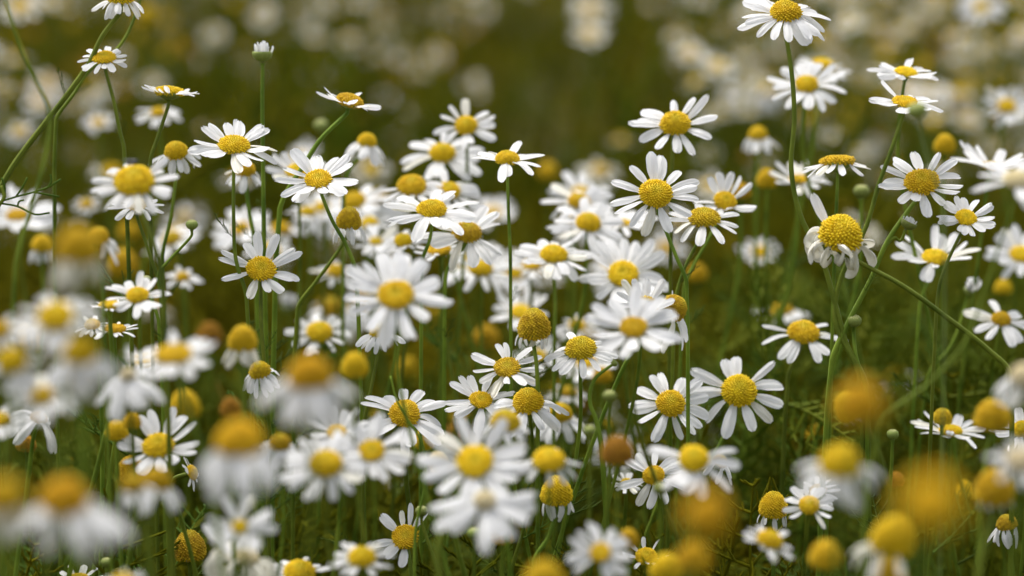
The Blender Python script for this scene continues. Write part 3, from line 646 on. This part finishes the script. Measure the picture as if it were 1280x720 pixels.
# the thin bare shoots that carry no visible head
def shoot(name, pts, r, label, cat, bud=None, seed=0):
    P = [at(*p) for p in pts]; b = P[-1]; t = (P[-1] - P[-2]).normalized(); g_ = Vector((b.x + t.x * .12, b.y + .03, 0)); P += [b * .5 + g_ * .5, g_]
    root = thing(name, g_, label, cat); C = crom([p - g_ for p in P], 6); m = MB(); n = len(C)
    m.tube(C, [r * (.55 + .6 * i / n) for i in range(n)], 6); st = link('stem', m.mesh('stem', M_STEM), root); rr = random.Random(seed)
    if bud:
        ax = (C[0] - C[2]).normalized(); R = bud; put = frame(ax, 1., C[0]) @ Matrix.Scale(R, 4); link('calyx', BUDCUP, root, put)
    return root, C, st
shoot('hooked_shoot', [(768,454,.70),(757,462,.70),(745,472,.70),(738,488,.70),(738,506,.70),(745,524,.70),(752,560,.70)], .0007, 'thin dark hooked shoot with a tiny nodding tip right of the olive dome', 'plant shoot', .0009)
shoot('arching_shoot', [(488,470,.675),(496,500,.675),(508,522,.675),(528,555,.675),(532,600,.675),(520,660,.675),(518,720,.675)], .0004, 'thin dark shoot arching across the orange-domed flower', 'plant shoot')
shoot('pale_stem', [(0,-20,.62),(18,38,.62),(40,92,.62),(62,140,.62),(58,190,.62),(42,250,.62),(20,330,.62)], .0006, 'soft pale stem running down from the top left corner', 'plant shoot')
# small side bud on its curving stalk at the left
make('K', 240, 280, 15, 0, .71, 18, 4, 0, 'small striped round bud on a thin curved stalk left of centre', 900, way=[(237,293),(225,310),(208,329),(198,342),(204,380)], rad=.0005)
# dark twiggy leaf at the left edge
def twig():
    rr = random.Random(4); g_ = at(-10, 300, .70); g_.z = 0; root = thing('twiggy_leaf_shoot', g_, 'dark forked thread-like leaf shoot at the left edge under the branching stem', 'plant shoot')
    m = MB(); P = [at(*q) for q in [(2,232,.70),(5,246,.70),(-2,258,.70),(-8,300,.70)]]; C = crom([p - g_ for p in P] + [Vector((0, 0, .15)), Vector((0, 0, 0))], 5)
    m.tube(C, [.0005] * len(C), 5); st = link('stem', m.mesh('stem', M_STEM), root)
    lf = MB()
    for seg in ([(0,252),(20,246),(42,240),(60,234),(76,224)], [(20,246),(28,234),(34,222)], [(42,240),(58,243),(74,246)], [(5,247),(6,235),(2,222)], [(0,254),(22,258),(44,268),(62,266)], [(22,258),(24,252),(30,250)], [(60,234),(64,226),(63,218)]):
        Q = crom([at(x, y, .70) - g_ for x, y in seg], 4); lf.tube(Q, [.0003] * len(Q), 4)
    link('leaf', lf.mesh('leaf', M_LEAF), st)
twig()

# ------------------------------------------------------------------ the fly on the disc
def fly():
    p = at(164, 203, .6285); root = thing('fly', p, 'tiny black fly sitting on the yellow centre of the large soft chamomile at left', 'fly')
    b = MB(); prof = [(.0001, -.0013), (.00035, -.0010), (.00055, -.0004), (.00045, .0), (.0006, .0003), (.00058, .0008), (.0003, .0010), (.00045, .0012), (.0004, .0015), (.0001, .0017)]
    b.lathe(prof, 14); Mx = Matrix.Rotation(math.radians(75), 4, 'Y') @ Matrix.Rotation(.4, 4, 'X')
    link('body', b.mesh('body', M_FLY), root, Mx); root.scale = (1.0, 1.0, 1.0)
    for s in (-1, 1):
        w_ = MB(); n = 10
        for k in range(n): a = 2 * math.pi * k / n; w_.v.append(Vector((-.0009 + .0010 * math.cos(a), s * (.0005 + .0004 * math.sin(a)), .0006)))
        for k in range(n): w_.v.append(w_.v[k] + Vector((0, 0, .00003)))
        w_.f = [tuple(range(n - 1, -1, -1)), tuple(range(n, 2 * n))] + [(k, (k + 1) % n, n + (k + 1) % n, n + k) for k in range(n)]
        link('wing', w_.mesh('wing', M_WING, False), root)
        for k in (-1, 0, 1):
            l_ = MB(); x = .0003 + k * .0004; l_.tube([(x, s * .0003, 0), (x + k * .0003, s * .0009, .0003), (x + k * .0005, s * .0012, -.0006)], [.00006, .00005, .00003], 5)
            link('leg', l_.mesh('leg', M_FLY), root)
fly()

# ------------------------------------------------------------------ flowers further back: individuals, then the far mass
rb = random.Random(77)
def clump(x, y):
    return math.sin(x * 5.1 + y * 2.3 + 1) * .5 + math.sin(x * 11.3 - y * 4.1) * .3 + math.sin(y * 6.7 + x * 2) * .35
def lane(x, y): return abs(x / y - .022) < .035           # the greener gap behind the centre
BACK = [('F', 'blurred white chamomile far back in the hazy upper background'), ('D', 'blurred white chamomile far back in the hazy upper background')]
cnt = 0
while cnt < 75:                                                        # open flowers behind the focus plane
    d = rb.uniform(1.12, 2.0); x = rb.uniform(-.21, .21) * d
    if rb.random() > .55 + .6 * clump(x, d) or (lane(x, d) and rb.random() < .8): continue
    z = rb.gauss(.335 if d > 1.5 else .31, .035); p = Vector((x, d, min(z, .40)))
    make(rb.choice('FFDR'), 0, 0, rb.uniform(.0060, .0082) / PX / d, rb.uniform(.019, .024) / PX / d, d, rb.uniform(10, 50), rb.uniform(-25, 25), rb.choice((12, 14, 16)),
         'blurred white chamomile of the out-of-focus background behind the sharp flowers', 2000 + cnt, tone=rb.choice('yyo'), near=False, pmat=rb.choice((M_PALE, M_PETAL)), group='blurred open chamomile flowers in the background', pos=p)
    cnt += 1
cnt = 0
while cnt < 42:                                                        # the crowded middle, just behind the focus plane
    d = rb.uniform(.86, 1.15); px, py = rb.gauss(600, 250), rb.uniform(240, 600)
    if not -30 < px < 1310: continue
    k = rb.random()
    make('F' if k < .3 else 'D' if k < .8 else 'R', px, py, rb.uniform(.0052, .0074) / PX / d, rb.uniform(.016, .022) / PX / d, d, rb.uniform(12, 42), rb.uniform(-25, 25), rb.choice((11, 13, 15)),
         'blurred white chamomile filling the crowded middle just behind the sharp flowers', 2500 + cnt, tone=rb.choice('yyog'), near=False, group='soft chamomile flowers crowding the middle of the field')
    cnt += 1
cnt = 0
while cnt < 95:                                                        # old heads below the canopy
    d = rb.uniform(.86, 1.7); x = rb.uniform(-.2, .2) * d; z = rb.uniform(.23, .335) - .03 * (d - .86)
    p = Vector((x, d, z))
    make('B', 0, 0, rb.uniform(.0055, .0078) / PX / d, .001 / PX / d, d, rb.uniform(5, 30), rb.uniform(-25, 25), 3,
         'dim blurred bare yellow-brown head deep among the stems behind the sharp flowers', 3000 + cnt, tone=rb.choice('ooobb'), near=False, group='dim bare chamomile heads deep among the stems', pos=p)
    cnt += 1
# the rest of the field as one mass
def mass():
    r = random.Random(5); V, F, MI = [], [], []
    def petals(o, ax, R, L, n, mi=0):
        x = ax.orthogonal().normalized(); y = ax.cross(x); ph = r.uniform(0, 6)
        for i in range(n):
            a = ph + 6.2832 * (i + r.uniform(-.2, .2)) / n; u = x * math.cos(a) + y * math.sin(a); s = ax.cross(u); dr = r.uniform(-.35, .15)
            p0 = o + u * R * .8; p1 = o + u * (R + L * .55) + ax * L * dr * .4; p2 = o + u * (R + L) + ax * L * dr; b = len(V)
            V.extend([p0 + s * L * .07, p0 - s * L * .07, p1 + s * L * .17, p1 - s * L * .17, p2 + s * L * .09, p2 - s * L * .09]); F.extend([(b, b + 1, b + 3, b + 2), (b + 2, b + 3, b + 5, b + 4)]); MI.extend([mi, mi])
    def dome(o, ax, R, h, mi):
        x = ax.orthogonal().normalized(); y = ax.cross(x); b = len(V); n = 8
        for (q, z) in ((1, -.05), (.85, .5), (.45, .9)):
            for k in range(n): a = 6.2832 * k / n; V.append(o + (x * math.cos(a) + y * math.sin(a)) * R * q + ax * h * z)
        for l in range(2):
            for k in range(n): c = b + l * n + k; e = b + l * n + (k + 1) % n; F.append((c, e, e + n, c + n)); MI.append(mi)
        F.append(tuple(b + 2 * n + k for k in range(n))); MI.append(mi)
    def stalk(o):
        g_ = Vector((o.x + r.uniform(-.03, .03), o.y + r.uniform(-.03, .03), 0)); b = len(V); q = .0009
        for p in (o, (o + g_) * .5 + Vector((r.uniform(-.01, .01), 0, 0)), g_):
            for k in range(3): a = 2.0944 * k; V.append(p + Vector((math.cos(a) * q, math.sin(a) * q, 0)))
        for l in range(2):
            for k in range(3): c = b + l * 3 + k; e = b + l * 3 + (k + 1) % 3; F.append((c, e, e + 3, c + 3)); MI.append(2)
    n = 0
    while n < 8500:
        y = 1.5 + 6.5 * r.random() ** 1.4; x = r.uniform(-1, 1) * (.25 * y + .45)
        if y < 2.2 and abs(x) < .2 * y and r.random() < .5: continue
        if r.random() > .5 + .75 * clump(x, y): continue
        if lane(x, y) and r.random() < .85: continue
        o = Vector((x, y, min(.42, r.gauss(.315, .04)))); ax = (Vector((r.gauss(0, .35), r.gauss(-.35, .35), 1))).normalized(); R = r.uniform(.0027, .0037)
        k = r.random()
        if k < .50: petals(o, ax, R, r.uniform(.0042, .0068), 12, 0 if r.random() < .15 else 4); dome(o, ax, R, R * .9, 1)
        else: dome(o, ax, R, R * 1.4, r.choice((1, 3)))
        stalk(o - ax * .001); n += 1
    for s in (-1, 1):                                                   # flanks of the near field, beyond the frame
        for i in range(260):
            y = r.uniform(.45, 1.6); x = s * r.uniform(.19 * y + .02, .19 * y + .6); o = Vector((x, y, r.gauss(.37, .03))); ax = Vector((r.gauss(0, .3), r.gauss(-.4, .3), 1)).normalized()
            R = r.uniform(.003, .0042); petals(o, ax, R, r.uniform(.0065, .009), 14); dome(o, ax, R, R * .9, 1); stalk(o - ax * .001)
    me = bpy.data.meshes.new('far_flowers'); me.from_pydata([tuple(v) for v in V], [], F); me.update()
    for m in (M_PETAL, DISC['o'], M_STEM, DISC['b'], M_PALE): me.materials.append(m)
    me.polygons.foreach_set('material_index', MI); me.polygons.foreach_set('use_smooth', [True] * len(F))
    tag(link('distant_chamomile', me), 'hazy mass of pale chamomile blossoms across the far field', 'flowers', kind='stuff')
mass()

# ------------------------------------------------------------------ undergrowth: feathery leaves and stalks nobody could count
def undergrowth():
    R_ = np.random.RandomState(8)
    tmpl = []
    for i in range(5):
        for fine in (True, False):
            b = leaf_geo(50 + i, fine); V = np.array([tuple(p) for p in b.v]); F = np.array(b.f); V[:, 1:] *= 1; tmpl.append((V, F, fine))
    VV, FF = [], []; off = 0
    def add(V, F):
        nonlocal off
        VV.append(V); FF.append(F + off); off += len(V)
    def inst(t, p, L, yaw, pit, rol, fat=1.0):
        V, F, _ = t; cy, sy, cp, sp, cr, sr = np.cos(yaw), np.sin(yaw), np.cos(pit), np.sin(pit), np.cos(rol), np.sin(rol)
        Rz = np.array([[cy, -sy, 0], [sy, cy, 0], [0, 0, 1]]); Ry = np.array([[cp, 0, sp], [0, 1, 0], [-sp, 0, cp]]); Rx = np.array([[1, 0, 0], [0, cr, -sr], [0, sr, cr]])
        add(V @ (Rz @ Ry @ Rx).T * L + p, F)
    fineT = [t for t in tmpl if t[2]]; crsT = [t for t in tmpl if not t[2]]
    for i in range(6500):                                               # near
        y = .30 + 1.2 * R_.rand() ** .8; x = (R_.rand() * 2 - 1) * (.2 * y + .10); top = .285 if y < 1.1 else .30
        z = top * (1 - R_.rand() ** 1.6 * .8) + R_.randn() * .012
        inst(fineT[R_.randint(len(fineT))], np.array([x, y, max(.01, z)]), R_.uniform(.035, .06), R_.rand() * 6.28, -R_.uniform(-.2, 1.3), R_.rand() * 6.28)
    for i in range(9000):                                               # middle and far, wider
        y = 1.05 + 6 * R_.rand() ** 1.3; x = (R_.rand() * 2 - 1) * (.25 * y + .5)
        z = .30 * (1 - R_.rand() ** 1.5 * .8) + R_.randn() * .015
        inst(crsT[R_.randint(len(crsT))], np.array([x, y, max(.01, z)]), R_.uniform(.05, .085) * (1 + .15 * y), R_.rand() * 6.28, -R_.uniform(-.2, 1.3), R_.rand() * 6.28)
    V = np.concatenate(VV).astype(np.float32); F = np.concatenate(FF).astype(np.int32)
    me = bpy.data.meshes.new('undergrowth'); me.vertices.add(len(V)); me.vertices.foreach_set('co', V.ravel())
    me.loops.add(F.size); me.loops.foreach_set('vertex_index', F.ravel()); me.polygons.add(len(F))
    me.polygons.foreach_set('loop_start', np.arange(0, F.size, 4, dtype=np.int32)); me.update(calc_edges=True); me.validate()
    me.materials.append(M_UNDER); me.polygons.foreach_set('use_smooth', np.ones(len(me.polygons), dtype=bool))
    tag(link('feathery_undergrowth', me), 'dense feathery green chamomile foliage between the stems', 'foliage', kind='stuff')
    # lighter feathery sprays just behind the focus plane
    VV.clear(); FF.clear(); off = 0
    for i in range(1150):
        right = i % 4 == 0
        y = R_.uniform(.77, 1.05); x = R_.uniform(.07, .22) * y if right else (R_.rand() * 2 - 1) * .24 * y
        z = (R_.uniform(.28, .355) if right else R_.uniform(.24, .325)) - .06 * (y - .77)
        inst(fineT[R_.randint(len(fineT))], np.array([x, y, z]), R_.uniform(.020, .042), R_.rand() * 6.28, -R_.uniform(-.1, 1.3), R_.rand() * 6.28)
    V = np.concatenate(VV); F = np.concatenate(FF)
    me = bpy.data.meshes.new('feathery_sprays'); me.from_pydata(V.tolist(), [], F.tolist()); me.update(); me.materials.append(M_SPRAY)
    tag(link('feathery_sprays', me), 'light green thread-like leaves in the gaps behind the sharp flowers', 'foliage', kind='stuff')
    # upright green stalks and grass
    m = MB(); md = MB(); r = random.Random(21)
    for i in range(1700):
        y = .36 + 4.6 * r.random() ** 1.7; x = r.uniform(-1, 1) * (.22 * y + .18)
        h = r.uniform(.20, .34) if y > .8 else r.uniform(.18, .29)
        p = Vector((x, y, 0)); q = p + Vector((r.gauss(0, .06), r.gauss(0, .05), h)); c = (p + q) * .5 + Vector((r.gauss(0, .012), r.gauss(0, .012), 0)); s = r.uniform(.0004, .0009)
        (md if r.random() < .26 else m).tube([p, p * .4 + c * .6, c, c * .5 + q * .5 + Vector((r.gauss(0, .004), 0, 0)), q], [s * 1.3, s * 1.15, s, s * .8, s * .4], 4, False)
    tag(link('undergrowth_stalks', m.mesh('undergrowth_stalks', M_STEM)), 'countless upright green stalks below the flowers', 'stems', kind='stuff')
    tag(link('dry_undergrowth', md.mesh('dry_undergrowth', M_DRY)), 'scattered dry straw-coloured stalks among the green', 'stems', kind='stuff')
undergrowth()
